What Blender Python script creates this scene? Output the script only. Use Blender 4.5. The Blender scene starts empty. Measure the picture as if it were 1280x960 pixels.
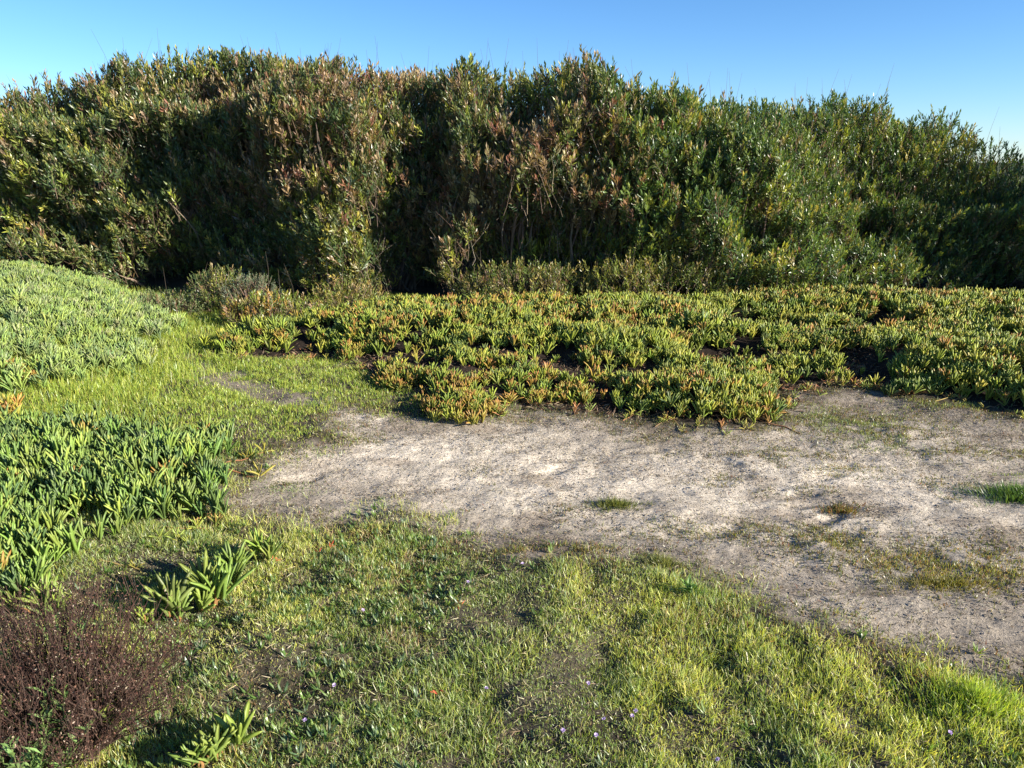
import bpy, math
import numpy as np
PI = math.pi
sc = bpy.context.scene
COL = sc.collection
R = np.random.default_rng(7)

# ------------------------------------------------------------------ camera geometry
F = 962.0; PITCH = math.radians(16.2); CH = 1.6
SP, CP = math.sin(PITCH), math.cos(PITCH)
def at(u, v, z=0.0):
    """point of the level plane z seen at pixel (u, v) of the 1280x960 photograph"""
    a, b = (u - 640.0), (480.0 - v)
    dy = CP * F + SP * b; dz = -SP * F + CP * b
    t = (z - CH) / dz
    return np.array([a * t, dy * t, z])
def atd(u, v, y):
    """point at depth y seen at pixel (u, v)"""
    a, b = (u - 640.0), (480.0 - v)
    dy = CP * F + SP * b; dz = -SP * F + CP * b
    t = y / dy
    return np.array([a * t, y, CH + dz * t])

# ------------------------------------------------------------------ noise
_T = np.random.default_rng(99).random(65536)
def _h(ix, iy, iz):
    return _T[((ix * 73856093) ^ (iy * 19349663) ^ (iz * 83492791)) & 65535]
def noise(x, y, z=0.0, s=0):
    x = np.asarray(x, float) + s * 17.31; y = np.asarray(y, float) + s * 5.77; z = np.asarray(z, float) + 0 * x
    ix, iy, iz = (np.floor(a).astype(np.int64) for a in (x, y, z))
    fx, fy, fz = x - ix, y - iy, z - iz
    fx, fy, fz = (f * f * (3 - 2 * f) for f in (fx, fy, fz))
    r = 0
    for a in (0, 1):
        for b in (0, 1):
            for c in (0, 1):
                r = r + _h(ix + a, iy + b, iz + c) * (fx if a else 1 - fx) * (fy if b else 1 - fy) * (fz if c else 1 - fz)
    return r * 2 - 1
def fbm(x, y, z=0.0, s=0, o=3):
    r, a, f = 0, 1.0, 1.0
    for i in range(o):
        r = r + a * noise(np.asarray(x) * f, np.asarray(y) * f, np.asarray(z) * f, s + i * 3); a *= 0.5; f *= 2.03
    return r / 1.6
def sst(a, b, x):
    t = np.clip((np.asarray(x, float) - a) / (b - a), 0, 1); return t * t * (3 - 2 * t)
def poly(px):
    return np.array([at(u, v)[:2] for u, v in px])
def sdist(P, x, y):
    """signed distance to polygon, positive inside"""
    x = np.asarray(x, float); y = np.asarray(y, float)
    d = np.full(x.shape, 1e9); ins = np.zeros(x.shape, bool)
    n = len(P)
    for i in range(n):
        ax, ay = P[i]; bx, by = P[(i + 1) % n]
        ex, ey = bx - ax, by - ay
        t = np.clip(((x - ax) * ex + (y - ay) * ey) / (ex * ex + ey * ey + 1e-12), 0, 1)
        d = np.minimum(d, np.hypot(x - ax - t * ex, y - ay - t * ey))
        c = ((ay > y) != (by > y)) & (x < (bx - ax) * (y - ay) / (by - ay + 1e-12) + ax)
        ins ^= c
    return np.where(ins, d, -d)
def ell(x, y, u, v, a, b):
    c = at(u, v); return np.exp(-(((x - c[0]) / a) ** 2 + ((y - c[1]) / b) ** 2))

# ------------------------------------------------------------------ zones
PATH = poly([(262,640),(300,600),(330,570),(425,545),(405,520),(440,503),(540,520),(640,512),(760,518),(900,530),(972,522),(985,488),(1070,482),(1140,500),(1280,522),(1700,600),(1900,960),(1400,960),(1280,868),(1180,830),(1060,795),(960,765),(860,722),(780,712),(690,700),(620,690),(540,672),(480,650),(400,655)])
TRAIL = poly([(205,430),(250,440),(330,480),(420,500),(440,520),(380,512),(300,495),(240,475)])
MAT = poly([(262,440),(320,422),(400,410),(470,398),(560,398),(700,393),(860,387),(1060,381),(1250,381),(1700,385),(1900,560),(1400,532),(1280,515),(1180,495),(1110,484),(1070,478),(985,484),(978,524),(900,527),(820,517),(740,507),(625,503),(605,517),(548,518),(520,492),(470,474),(445,452),(385,446),(310,447)])
BED = poly([(-500,560),(-100,545),(60,540),(170,545),(262,550),(302,572),(298,606),(262,640),(205,672),(150,700),(95,742),(50,770),(-100,790),(-500,800)])
MOUND = poly([(-700,420),(-200,352),(60,352),(150,368),(205,402),(195,440),(130,478),(60,505),(-200,530),(-700,560)])
PITS = [(600,482,.22,.13),(745,478,.34,.16),(1082,468,.16,.34),(500,455,.14,.12),(905,452,.28,.2),(400,432,.25,.08),(430,452,.16,.08),(690,462,.2,.13),(530,470,.12,.14),(960,420,.3,.2),(1010,455,.2,.12),(820,440,.25,.10)]
def pits(x, y):
    r = 0
    for u, v, a, b in PITS: r = np.maximum(r, ell(x, y, u, v, a, b))
    return r
def mat_field(x, y):
    d = sdist(MAT, x, y) + 0.09 * fbm(x * 3.1, y * 3.1, s=4)
    n = fbm(x * 0.8, y * 1.7, s=11) * 0.6 + 0.25
    n = n + 0.12 * np.sin(y * 5.2 + 1.3 * fbm(x * .7, y * .7, s=2) * 3)
    n = n - 1.1 * pits(x, y)
    return d, n
_fr = np.random.default_rng(31)
FOOT = [(a[0] + _fr.normal(0, .25), a[1] + _fr.normal(0, .12), _fr.uniform(-.7, .7)) for a in [at(_fr.uniform(420, 1280), _fr.uniform(530, 690))[:2] for _ in range(30)]]
def terrain(x, y):
    x = np.asarray(x, float); y = np.asarray(y, float)
    z = 0.035 * fbm(x * .5, y * .5, s=1) + 0.012 * fbm(x * 3, y * 3, s=5)
    d, n = mat_field(x, y)
    z = z + sst(-.05, .45, d) * (0.04 + 0.12 * sst(-.35, .6, n))
    dm = sdist(MOUND, x, y)
    z = z + 0.31 * sst(-.25, 1.3, dm) + .13 * sst(0, .4, dm) * fbm(x * 1.5, y * 1.5, s=8)
    z = z + 0.035 * sst(-.1, .4, sdist(BED, x, y))
    dp = sdist(PATH, x, y)
    z = z - 0.03 * sst(-.15, .4, dp)
    near = sst(8.5, 7, y) * sst(9, 6, np.abs(x))
    turf = sst(.1, -.15, dp)
    z = z + near * turf * (.034 * fbm(x * 4.0, y * 4.0, s=21) + .012 * fbm(x * 13, y * 13, s=22, o=2))
    z = z + near * (1 - turf) * (.012 * fbm(x * 7, y * 9, s=31) + .005 * fbm(x * 26, y * 26, s=32, o=2))
    z = z + near * .02 * np.maximum(0, fbm(x * 2.2, y * 2.2, s=33)) * (1 - turf)
    far = sst(9.9, 15, y) * (1.7 - .17 * np.clip(x, -2, 9)) * sst(60, 25, np.hypot(x, y - 10))
    z = z + far + .15 * sst(9.5, 12, y) * fbm(x * .3, y * .3, s=41)
    if x.size > 3:
        for (fx, fy, fa) in FOOT:
            ca_, sa_ = math.cos(fa), math.sin(fa); dx, dy_ = x - fx, y - fy
            m = (np.abs(dx) < .3) & (np.abs(dy_) < .3)
            if m.any():
                p_, q_ = dx[m] * ca_ + dy_[m] * sa_, -dx[m] * sa_ + dy_[m] * ca_
                e_ = (p_ / .12) ** 2 + (q_ / .05) ** 2
                z[m] += -.008 * np.exp(-e_ ** 2) + .004 * np.exp(-((np.sqrt(e_) - 1.35) / .3) ** 2)
    return z

# ------------------------------------------------------------------ mesh helpers
def mesh_obj(name, V, Fc, mat, cols=None, attrs=None, parent=None, smooth=False):
    V = np.asarray(V, np.float32); Fc = np.asarray(Fc, np.int32)
    me = bpy.data.meshes.new(name)
    me.vertices.add(len(V)); me.vertices.foreach_set('co', V.ravel())
    k = Fc.shape[1]
    me.loops.add(Fc.size); me.loops.foreach_set('vertex_index', Fc.ravel())
    me.polygons.add(len(Fc))
    me.polygons.foreach_set('loop_start', np.arange(0, Fc.size, k, dtype=np.int32))
    me.polygons.foreach_set('use_smooth', np.full(len(Fc), smooth, bool))
    me.update(calc_edges=True)
    if cols is not None:
        a = me.attributes.new('Col', 'FLOAT_COLOR', 'POINT')
        c = np.ones((len(V), 4), np.float32); c[:, :3] = np.clip(cols, 0, 1)
        a.data.foreach_set('color', c.ravel())
    for nm, arr in (attrs or {}).items():
        a = me.attributes.new(nm, 'FLOAT', 'POINT'); a.data.foreach_set('value', np.asarray(arr, np.float32))
    me.materials.append(mat)
    o = bpy.data.objects.new(name, me); COL.objects.link(o)
    if parent is not None: o.parent = parent
    return o
def tag(o, label=None, cat=None, group=None, kind=None):
    for k, v in (('label', label), ('category', cat), ('group', group), ('kind', kind)):
        if v: o[k] = v
    return o
def thing(name, loc, label, cat, group=None):
    o = bpy.data.objects.new(name, None); COL.objects.link(o); o.location = loc; o.empty_display_size = .1
    return tag(o, label, cat, group)
def nrm(a):
    return a / (np.linalg.norm(a, axis=-1, keepdims=True) + 1e-9)
class Acc:
    """collects instanced templates into one mesh"""
    def __init__(s): s.V = []; s.F = []; s.C = []; s.n = 0
    def put(s, T, P, D, S, L, W, ca, cb, bend=0.0):
        """T=(verts(x across, y along, z normal), tris, tipweight); P,D,S (n,3)"""
        tv, tf, tw = T
        P = np.atleast_2d(P); n = len(P); D = nrm(np.broadcast_to(D, (n, 3)))
        S = np.broadcast_to(S, (n, 3)); S = nrm(S - D * (S * D).sum(1, keepdims=True)); N = np.cross(S, D)
        L = np.broadcast_to(L, (n,))[:, None, None]; W = np.broadcast_to(W, (n,))[:, None, None]
        b = np.broadcast_to(bend, (n,))[:, None, None]
        X = tv[None, :, 0:1]; Y = tv[None, :, 1:2]; Z = tv[None, :, 2:3]
        v = P[:, None] + S[:, None] * X * W + D[:, None] * Y * L * (1 - .25 * np.abs(b) * Y) + N[:, None] * (Z * W + b * Y * Y * L)
        ca = np.broadcast_to(ca, (n, 3))[:, None]; cb = np.broadcast_to(cb, (n, 3))[:, None]; w = tw[None, :, None]
        c = ca * (1 - w) + cb * w
        f = tf[None] + (np.arange(n) * len(tv))[:, None, None] + s.n
        s.V.append(v.reshape(-1, 3).astype(np.float32)); s.F.append(f.reshape(-1, 3).astype(np.int32)); s.C.append(c.reshape(-1, 3).astype(np.float32))
        s.n += n * len(tv)
    def tube(s, pts, r0, r1, col, k=5):
        """one tapered tube along pts"""
        pts = np.asarray(pts, float); m = len(pts)
        d = nrm(np.gradient(pts, axis=0)); ref = np.array([0.31, .2, .93]) if abs(d[0, 2]) < .9 else np.array([1, .1, 0])
        a = nrm(np.cross(d, ref)); b = np.cross(d, a)
        rr = np.linspace(r0, r1, m)[:, None, None]; an = np.arange(k) * 2 * PI / k
        v = pts[:, None] + rr * (a[:, None] * np.cos(an)[None, :, None] + b[:, None] * np.sin(an)[None, :, None])
        i = (np.arange(m - 1) * k)[:, None] + np.arange(k)[None]; j = (np.arange(m - 1) * k)[:, None] + (np.arange(k)[None] + 1) % k
        f = np.concatenate([np.stack([i, j, j + k], -1).reshape(-1, 3), np.stack([i, j + k, i + k], -1).reshape(-1, 3)]) + s.n
        s.V.append(v.reshape(-1, 3).astype(np.float32)); s.F.append(f.astype(np.int32)); s.C.append(np.broadcast_to(np.asarray(col, np.float32), (m * k, 3)).copy()); s.n += m * k
    def build(s, name, mat, parent=None, smooth=False, off=None):
        V = np.concatenate(s.V); 
        if off is not None: V = V - np.asarray(off, np.float32)
        return mesh_obj(name, V, np.concatenate(s.F), mat, np.concatenate(s.C), parent=parent, smooth=smooth)
def T_(v, f, w): return (np.array(v, float), np.array(f, int), np.array(w, float))
LEAF = T_([(0,0,0),(-.42,.38,.16),(0,.42,-.05),(.42,.38,.16),(-.3,.72,.1),(.3,.72,.1),(0,1,0)],
          [(0,2,1),(0,3,2),(1,2,4),(2,3,5),(2,5,4),(4,5,6)], [0,.25,.3,.25,.6,.6,1])
LEAF4 = T_([(0,0,0),(-.5,.5,.18),(0,.5,-.05),(.5,.5,.18),(0,1,0)], [(0,2,1),(0,3,2),(1,2,4),(2,3,4)], [0,.35,.35,.35,1])
BLADE = T_([(-.5,0,0),(.5,0,0),(-.4,.45,0),(.4,.45,0),(-.22,.8,0),(.22,.8,0),(0,1,0)],
           [(0,1,3),(0,3,2),(2,3,5),(2,5,4),(4,5,6)], [0,0,.35,.35,.7,.7,1])
def finger(ts, rs):
    v = []; w = []
    for t, r in zip(ts, rs):
        for x, z in ((-.5, .22), (.5, .22), (0, -.5)): v.append((x * r, t, z * r)); w.append(t ** 2.2)
    v.append((0, 1, 0)); w.append(1)
    f = []
    for i in range(len(ts) - 1):
        a = 3 * i
        for k in range(3):
            l = (k + 1) % 3; f += [(a + k, a + l, a + 3 + l), (a + k, a + 3 + l, a + 3 + k)]
    a = 3 * (len(ts) - 1); n = len(v) - 1
    for k in range(3): f.append((a + k, a + (k + 1) % 3, n))
    return T_(v, f, w)
FING = finger([0, .3, .62, .88], [.7, 1, 1, .62]); FING2 = finger([0, .5, .85], [.75, 1, .7])
STEM = T_([(-.5,0,-.3),(.5,0,-.3),(0,0,.5),(-.3,1,-.2),(.3,1,-.2),(0,1,.3)], [(0,1,4),(0,4,3),(1,2,5),(1,5,4),(2,0,3),(2,3,5)], [0,0,0,1,1,1])

def rnd(n, a=0., b=1.): return a + (b - a) * R.random(n)
def rdir(n):
    v = R.normal(size=(n, 3)); return nrm(v)
def pick(pal, p, n):
    p = np.array(p, float); p /= p.sum(); i = R.choice(len(pal), n, p=p)
    return np.array(pal)[i]
def jit(c, a=.25, b=.08):
    n = len(c); return np.clip(c * (1 + rnd(n, -a, a))[:, None] * (1 + R.uniform(-b, b, (n, 3))), 0, 1)

# ------------------------------------------------------------------ materials
def nodes(name):
    m = bpy.data.materials.new(name); m.use_nodes = True; nt = m.node_tree; nt.nodes.clear(); return m, nt
def leaf_mat(name, rough=.5, trans=.3, spec=.4, tint=(1.25, 1.25, .55), bump=0):
    m, nt = nodes(name); N = nt.nodes; Lk = nt.links
    at_ = N.new('ShaderNodeAttribute'); at_.attribute_name = 'Col'
    nz = N.new('ShaderNodeTexNoise'); nz.inputs['Scale'].default_value = 90; nz.inputs['Detail'].default_value = 2
    tc = N.new('ShaderNodeTexCoord'); Lk.new(tc.outputs['Object'], nz.inputs['Vector'])
    mr = N.new('ShaderNodeMapRange'); mr.inputs['To Min'].default_value = .78; mr.inputs['To Max'].default_value = 1.22
    Lk.new(nz.outputs['Fac'], mr.inputs['Value'])
    mul = N.new('ShaderNodeVectorMath'); mul.operation = 'SCALE'; Lk.new(at_.outputs['Color'], mul.inputs[0]); Lk.new(mr.outputs['Result'], mul.inputs['Scale'])
    p = N.new('ShaderNodeBsdfPrincipled'); p.inputs['Roughness'].default_value = rough; p.inputs['Specular IOR Level'].default_value = spec
    Lk.new(mul.outputs[0], p.inputs['Base Color'])
    out = N.new('ShaderNodeOutputMaterial')
    if trans > 0:
        t = N.new('ShaderNodeBsdfTranslucent'); mm = N.new('ShaderNodeVectorMath'); mm.operation = 'MULTIPLY'
        Lk.new(mul.outputs[0], mm.inputs[0]); mm.inputs[1].default_value = tint; Lk.new(mm.outputs[0], t.inputs['Color'])
        mx = N.new('ShaderNodeMixShader'); mx.inputs[0].default_value = trans
        Lk.new(p.outputs[0], mx.inputs[1]); Lk.new(t.outputs[0], mx.inputs[2]); Lk.new(mx.outputs[0], out.inputs[0])
    else: Lk.new(p.outputs[0], out.inputs[0])
    return m
M_SHRUB = leaf_mat('glossy_shrub_leaf', .38, .3, .6)
M_SUCC = leaf_mat('succulent_leaf', .45, .22, .45, (1.3, 1.25, .4))
M_GRASS = leaf_mat('grass_blade', .38, .42, .55, (1.35, 1.35, .5))
M_BARK = leaf_mat('bark', .85, 0, .15)
M_DRY = leaf_mat('dry_litter', .8, .15, .15, (1.1, 1, .8))
M_PETAL = leaf_mat('petal', .6, .3, .2, (1, 1, 1))

def ground_mat():
    m, nt = nodes('sandy_ground'); N = nt.nodes; Lk = nt.links
    def attr(n):
        a = N.new('ShaderNodeAttribute'); a.attribute_name = n; return a
    col = attr('Col'); sand = attr('sand')
    tc = N.new('ShaderNodeTexCoord')
    def nz(scale, det=4, rough=.6):
        n = N.new('ShaderNodeTexNoise'); n.inputs['Scale'].default_value = scale; n.inputs['Detail'].default_value = det; n.inputs['Roughness'].default_value = rough
        Lk.new(tc.outputs['Object'], n.inputs['Vector']); return n
    a, b, c = nz(7, 6), nz(55, 5, .7), nz(380, 2)
    def mrange(src, lo, hi, a0=.3, a1=.7):
        r = N.new('ShaderNodeMapRange'); r.inputs['From Min'].default_value = a0; r.inputs['From Max'].default_value = a1
        r.inputs['To Min'].default_value = lo; r.inputs['To Max'].default_value = hi; Lk.new(src, r.inputs['Value']); return r
    def mul(x, y):
        n = N.new('ShaderNodeMath'); n.operation = 'MULTIPLY'; Lk.new(x, n.inputs[0]); Lk.new(y, n.inputs[1]); return n
    k = mul(mul(mrange(a.outputs['Fac'], .8, 1.15).outputs[0], mrange(b.outputs['Fac'], .62, 1.25).outputs[0]).outputs[0], mrange(c.outputs['Fac'], .75, 1.2).outputs[0])
    sc_ = N.new('ShaderNodeVectorMath'); sc_.operation = 'SCALE'; Lk.new(col.outputs['Color'], sc_.inputs[0]); Lk.new(k.outputs[0], sc_.inputs['Scale'])
    p = N.new('ShaderNodeBsdfPrincipled'); p.inputs['Roughness'].default_value = .95; p.inputs['Specular IOR Level'].default_value = .1
    Lk.new(sc_.outputs[0], p.inputs['Base Color'])
    add = N.new('ShaderNodeMath'); add.operation = 'MULTIPLY_ADD'; Lk.new(c.outputs['Fac'], add.inputs[0]); add.inputs[1].default_value = .25; Lk.new(b.outputs['Fac'], add.inputs[2])
    bp = N.new('ShaderNodeBump'); bp.inputs['Strength'].default_value = .75; bp.inputs['Distance'].default_value = .018
    Lk.new(add.outputs[0], bp.inputs['Height']); Lk.new(bp.outputs[0], p.inputs['Normal'])
    out = N.new('ShaderNodeOutputMaterial'); Lk.new(p.outputs[0], out.inputs[0]); return m
M_GROUND = ground_mat()

# ------------------------------------------------------------------ ground
def ground_color(x, y):
    dp = sdist(PATH, x, y) + .10 * fbm(x * 3, y * 3, s=51) + .05 * fbm(x * 11, y * 11, s=52)
    dt = sdist(TRAIL, x, y) + .08 * fbm(x * 5, y * 5, s=53)
    dm, n = mat_field(x, y)
    sand = np.maximum(sst(-.06, .14, dp), .75 * sst(-.06, .08, dt))
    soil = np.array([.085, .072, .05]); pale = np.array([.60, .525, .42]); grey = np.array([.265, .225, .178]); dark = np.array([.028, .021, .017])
    lightness = np.zeros_like(x)
    for u, v, a, b, w in ((560,555,1.3,.45,1.),(800,590,1.6,.6,1.),(1000,600,1.4,.6,.95),(1150,560,1.2,.5,.6),(700,570,1.2,.5,.8),(1150,760,1.0,.35,.25),(480,520,.5,.3,.8)):
        lightness = np.maximum(lightness, w * ell(x, y, u, v, a, b))
    lightness = np.clip(lightness * 1.15 + .35 * fbm(x * 1.6, y * 3.0, s=55) + .15 * fbm(x * 7, y * 9, s=56), 0, 1)
    c_s = grey + (pale - grey) * lightness[..., None]
    stain = sst(.25, .6, fbm(x * 2.5, y * 4.5, s=57))[..., None] * .45
    c_s = c_s * (1 - stain) + np.array([.14, .10, .07]) * stain
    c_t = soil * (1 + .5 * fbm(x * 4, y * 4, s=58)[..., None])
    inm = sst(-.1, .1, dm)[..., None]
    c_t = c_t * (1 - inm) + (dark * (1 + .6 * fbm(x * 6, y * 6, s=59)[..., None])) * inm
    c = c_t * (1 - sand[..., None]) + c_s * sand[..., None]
    fv = sst(10.5, 13, y)[..., None]; c = c * (1 - fv) + np.array([.075, .085, .04]) * (1 + .5 * fbm(x * .8, y * .8, s=60)[..., None]) * fv
    return c, sand, dp
def axis(knots):
    out = [knots[0][0]]
    for (a, s), (b, s2) in zip(knots[:-1], knots[1:]):
        n = max(1, int(round((b - a) / ((s + s2) / 2)))); out += list(np.linspace(a, b, n + 1)[1:])
    return np.array(out)
xs = axis([(-400, 60), (-60, 10), (-20, 1.2), (-9, .12), (-5, .035), (-2.5, .016), (2.5, .016), (6, .035), (10, .12), (20, 1.2), (60, 10), (400, 60)])
ys = axis([(-200, 40), (-30, 6), (-4, .6), (1.0, .03), (1.6, .016), (5.2, .018), (7.5, .04), (10, .1), (20, 1), (60, 8), (600, 60)])
GX, GY = np.meshgrid(xs, ys); GZ = terrain(GX, GY)
gc, gs, gdp = ground_color(GX, GY)
nx, ny = len(xs), len(ys)
V = np.stack([GX, GY, GZ], -1).reshape(-1, 3)
ii = (np.arange(ny - 1)[:, None] * nx + np.arange(nx - 1)[None]).ravel()
Fq = np.stack([ii, ii + 1, ii + 1 + nx, ii + nx], -1)
fm = (gdp[:-1, :-1] > .02).ravel()
def sub(name, sel):
    f = Fq[sel]; u, inv = np.unique(f, return_inverse=True)
    return mesh_obj(name, V[u], inv.reshape(-1, 4), M_GROUND, gc.reshape(-1, 3)[u], {'sand': gs.ravel()[u]}, smooth=True)
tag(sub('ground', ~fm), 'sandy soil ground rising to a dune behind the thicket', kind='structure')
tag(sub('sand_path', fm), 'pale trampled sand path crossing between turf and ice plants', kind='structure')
print('ground', len(V))

# ------------------------------------------------------------------ scattering
def scatter(x0, x1, y0, y1, dens):
    """uniform points; dens per m2"""
    n = int((x1 - x0) * (y1 - y0) * dens)
    return rnd(n, x0, x1), rnd(n, y0, y1)
def infr(x, y, m=1.0):
    """inside the view fan widened by m metres"""
    return np.abs(x) < .68 * y + m
def grass_patch(acc, x, y, L, W, ca, cb, lean=.5, dirz=1.0):
    n = len(x); P = np.stack([x, y, terrain(x, y) - .004], -1)
    a = rnd(n, 0, 2 * PI); l = np.abs(R.normal(0, lean, n))
    D = np.stack([np.cos(a) * l, np.sin(a) * l, np.full(n, dirz)], -1)
    b = rnd(n, 0, 2 * PI); S = np.stack([np.cos(b), np.sin(b), 0 * b], -1)
    acc.put(BLADE, P, D, S, L, W, ca, cb, bend=R.normal(0, .3, n))
GR = [(.35, .42, .10), (.47, .50, .11), (.24, .33, .09), (.58, .57, .18), (.58, .52, .31), (.42, .49, .26)]

GL = [(.24, .33, .06), (.33, .41, .065), (.15, .25, .06), (.43, .46, .09), (.48, .42, .22)]
def turf_density(x, y):
    dp = sdist(PATH, x, y) + .15 * fbm(x * 3, y * 3, s=51) + .12 * fbm(x * 11, y * 11, s=52)
    dt = sdist(TRAIL, x, y) + .12 * fbm(x * 5, y * 5, s=53)
    dm, n = mat_field(x, y)
    d = np.maximum(sst(.03, -.16, dp), .22 * sst(.22, 0, dp)) * (1 - .85 * sst(-.02, .1, dt)) * sst(.05, -.1, dm)
    bare = sst(.05, .5, fbm(x * 2.4, y * 2.4, s=61) + .55 * fbm(x * 9, y * 9, s=62) + .4 * fbm(x * 25, y * 25, s=63, o=2))
    for u, v, a, b in ((330,830,.22,.16),(375,885,.2,.14),(450,805,.16,.12),(520,815,.18,.1),(640,800,.15,.08),(1130,870,.2,.12),(910,870,.12,.1),(210,700,.25,.12),(300,800,.14,.12)):
        bare = np.maximum(bare, .9 * ell(x, y, u, v, a, b))
    return d * (1 - .66 * bare), dp

acc = Acc()
# near turf
x, y = scatter(-3.4, 4.2, 1.3, 4.2, 36000)
k = infr(x, y, .7); x, y = x[k], y[k]
d, dp = turf_density(x, y); k = R.random(len(x)) < d * np.where(y < 3, 1, .75); x, y = x[k], y[k]
n = len(x); clump = fbm(x * 5, y * 5, s=71); tone = fbm(x * 1.3, y * 1.3, s=72)
L = (.028 + .024 * clump + .012 * tone) * rnd(n, .55, 1.5); L = np.clip(L, .012, .09)
t2 = fbm(x * 4, y * 4, s=74)
ca = np.where((tone + .9 * t2 + R.normal(0, .25, n))[:, None] > .05, jit(pick(GR, [2, 4, .5, 4, 1.5, 1], n)), jit(pick(GR, [3, 1, 5, .4, 1.2, 4], n)) * .85)
t3 = (fbm(x * 3, y * 3, s=75) + .3 * R.normal(0, 1, n) > .62)[:, None]; ca = np.where(t3, jit(pick([(.34, .24, .12), (.4, .33, .17), (.28, .15, .08)], [2, 2, 1], n)), ca)
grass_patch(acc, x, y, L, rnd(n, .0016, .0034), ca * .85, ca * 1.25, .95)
print('near turf', n)
# left + far turf
x, y = scatter(-6.5, 0.2, 4.0, 9.5, 11000)
k = infr(x, y, .8) & (x < .3 - (y - 4) * .25); x, y = x[k], y[k]
d, dp = turf_density(x, y); k = R.random(len(x)) < d * np.where(y < 6.5, 1, .5); x, y = x[k], y[k]
n = len(x); clump = fbm(x * 4, y * 4, s=73); lush = sst(-1.2, -3.0, x)
L = (.026 + .016 * clump + .016 * lush) * rnd(n, .6, 1.5)
ca = jit(pick(GL, [3, 5, 2, 4, .5], n))
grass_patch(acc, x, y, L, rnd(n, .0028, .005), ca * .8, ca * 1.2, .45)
print('left turf', n)
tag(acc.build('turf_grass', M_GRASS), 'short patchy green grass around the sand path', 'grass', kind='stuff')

# sparse mossy growth on the path and along its edges
acc = Acc()
x, y = scatter(-2.5, 6.5, 2.0, 7.2, 14000); k = infr(x, y, .7); x, y = x[k], y[k]
dp = sdist(PATH, x, y); n1 = fbm(x * 2.2, y * 3.6, s=81) + .5 * fbm(x * 9, y * 9, s=82)
patch = 0
for u, v, a, b in ((1100,530,.45,.3),(1050,520,.4,.3),(920,660,.5,.12),(1040,670,.25,.1),(1180,690,.55,.16),(1260,720,.5,.15),(1020,605,.1,.06),(710,630,.1,.05),(700,690,.35,.06),(980,560,.3,.1),(1200,560,.35,.12),(360,600,.12,.06),(820,700,.2,.08)):
    patch = np.maximum(patch, ell(x, y, u, v, a, b))
pr = np.clip(1.0 * patch + .6 * sst(.25, .7, n1) + .6 * sst(.3, .0, dp), 0, 1) * (dp > -.1) * sst(-.05, .25, fbm(x * 13, y * 13, s=83) + .25)
k = R.random(len(x)) < pr; x, y, patch = x[k], y[k], (patch[k]); n = len(x)
MO = [(.16, .17, .05), (.22, .14, .06), (.13, .15, .06), (.24, .10, .06), (.28, .24, .13)]
ca = jit(pick(MO, [4, 2, 3, .8, 2], n), .3)
grass_patch(acc, x, y, rnd(n, .010, .028), rnd(n, .0025, .0055), ca * .8, ca * 1.1, .9)
print('path growth', n)
tag(acc.build('low_ground_cover', M_GRASS), 'low olive and reddish creeping growth scattered over the sand path', 'ground cover', kind='stuff')
# denser mossy mats at known spots of the path
acc = Acc()
for u, v, a, b, n0, L0, pal in ((1055,520,.34,.20,2600,.028,0),(1110,548,.26,.12,1500,.022,0),(985,560,.22,.1,900,.018,1),(1060,580,.28,.07,900,.016,1),(1210,505,.4,.07,1500,.03,0),(905,658,.42,.05,1100,.016,1),(1030,668,.16,.07,700,.018,1),(1150,700,.45,.10,2400,.022,1),(1250,715,.35,.10,2000,.022,1),(360,608,.14,.05,400,.018,0),(640,522,.5,.05,900,.02,1),(880,540,.45,.05,900,.018,1),(1290,590,.3,.1,900,.02,0),(680,690,.25,.04,700,.03,1)):
    c = at(u, v); x = c[0] + R.normal(0, a * .6, n0); y = c[1] + R.normal(0, b * .8, n0)
    k = R.random(n0) < sst(-.35, .25, fbm(x * 9, y * 11, s=84)); x, y = x[k], y[k]; n = len(x)
    P_ = [[(.24, .29, .12), (.32, .34, .16), (.18, .24, .10)], [(.24, .24, .07), (.32, .20, .09), (.20, .24, .06), (.36, .31, .15)]][pal]
    ca = jit(pick(P_, np.ones(len(P_)), n), .3); grass_patch(acc, x, y, L0 * rnd(n, .5, 1.2), rnd(n, .0025, .005), ca * .85, ca * 1.15, .9)
tag(acc.build('mossy_ground_cover', M_GRASS), 'mossy olive and rusty mats creeping over the right half of the sand path', 'ground cover', kind='stuff')
# litter
acc = Acc()
x, y = scatter(-2.8, 6.5, 1.5, 7.2, 8000); k = infr(x, y, .6); x, y = x[k], y[k]
dp = sdist(PATH, x, y); pr = np.where(dp > 0, .35 + .55 * sst(-.3, .5, fbm(x * 3, y * 4, s=85)), .28) * sst(.1, -.05, mat_field(x, y)[0])
k = R.random(len(x)) < pr; x, y = x[k], y[k]; n = len(x)
P = np.stack([x, y, terrain(x, y) + .002], -1); a = rnd(n, 0, 2 * PI)
ca = jit(pick([(.34, .28, .2), (.16, .12, .08), (.09, .065, .045), (.42, .37, .28), (.22, .2, .12)], [3, 4, 1.5, 1.5, 2], n))
acc.put(LEAF4, P, np.stack([np.cos(a), np.sin(a), rnd(n, -.05, .5)], -1), rdir(n), rnd(n, .005, .020) * (1 + .1 * y), rnd(n, .0015, .004), ca, ca, R.normal(0, .2, n))
tag(acc.build('dry_litter', M_DRY), 'fine brown litter of dry grass bits and twigs on the sand', 'litter', kind='stuff')
print('litter', n)
acc = Acc()
x, y = scatter(-3.4, 4.2, 1.3, 4.4, 1800); k = infr(x, y, .6); x, y = x[k], y[k]
dp = sdist(PATH, x, y) + .15 * fbm(x * 3, y * 3, s=51); k = R.random(len(x)) < sst(.25, -.2, dp) * sst(-.6, .3, fbm(x * 5, y * 5, s=86)) * sst(.05, -.1, sdist(BED, x, y)); x, y = x[k], y[k]; n = len(x)
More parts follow.
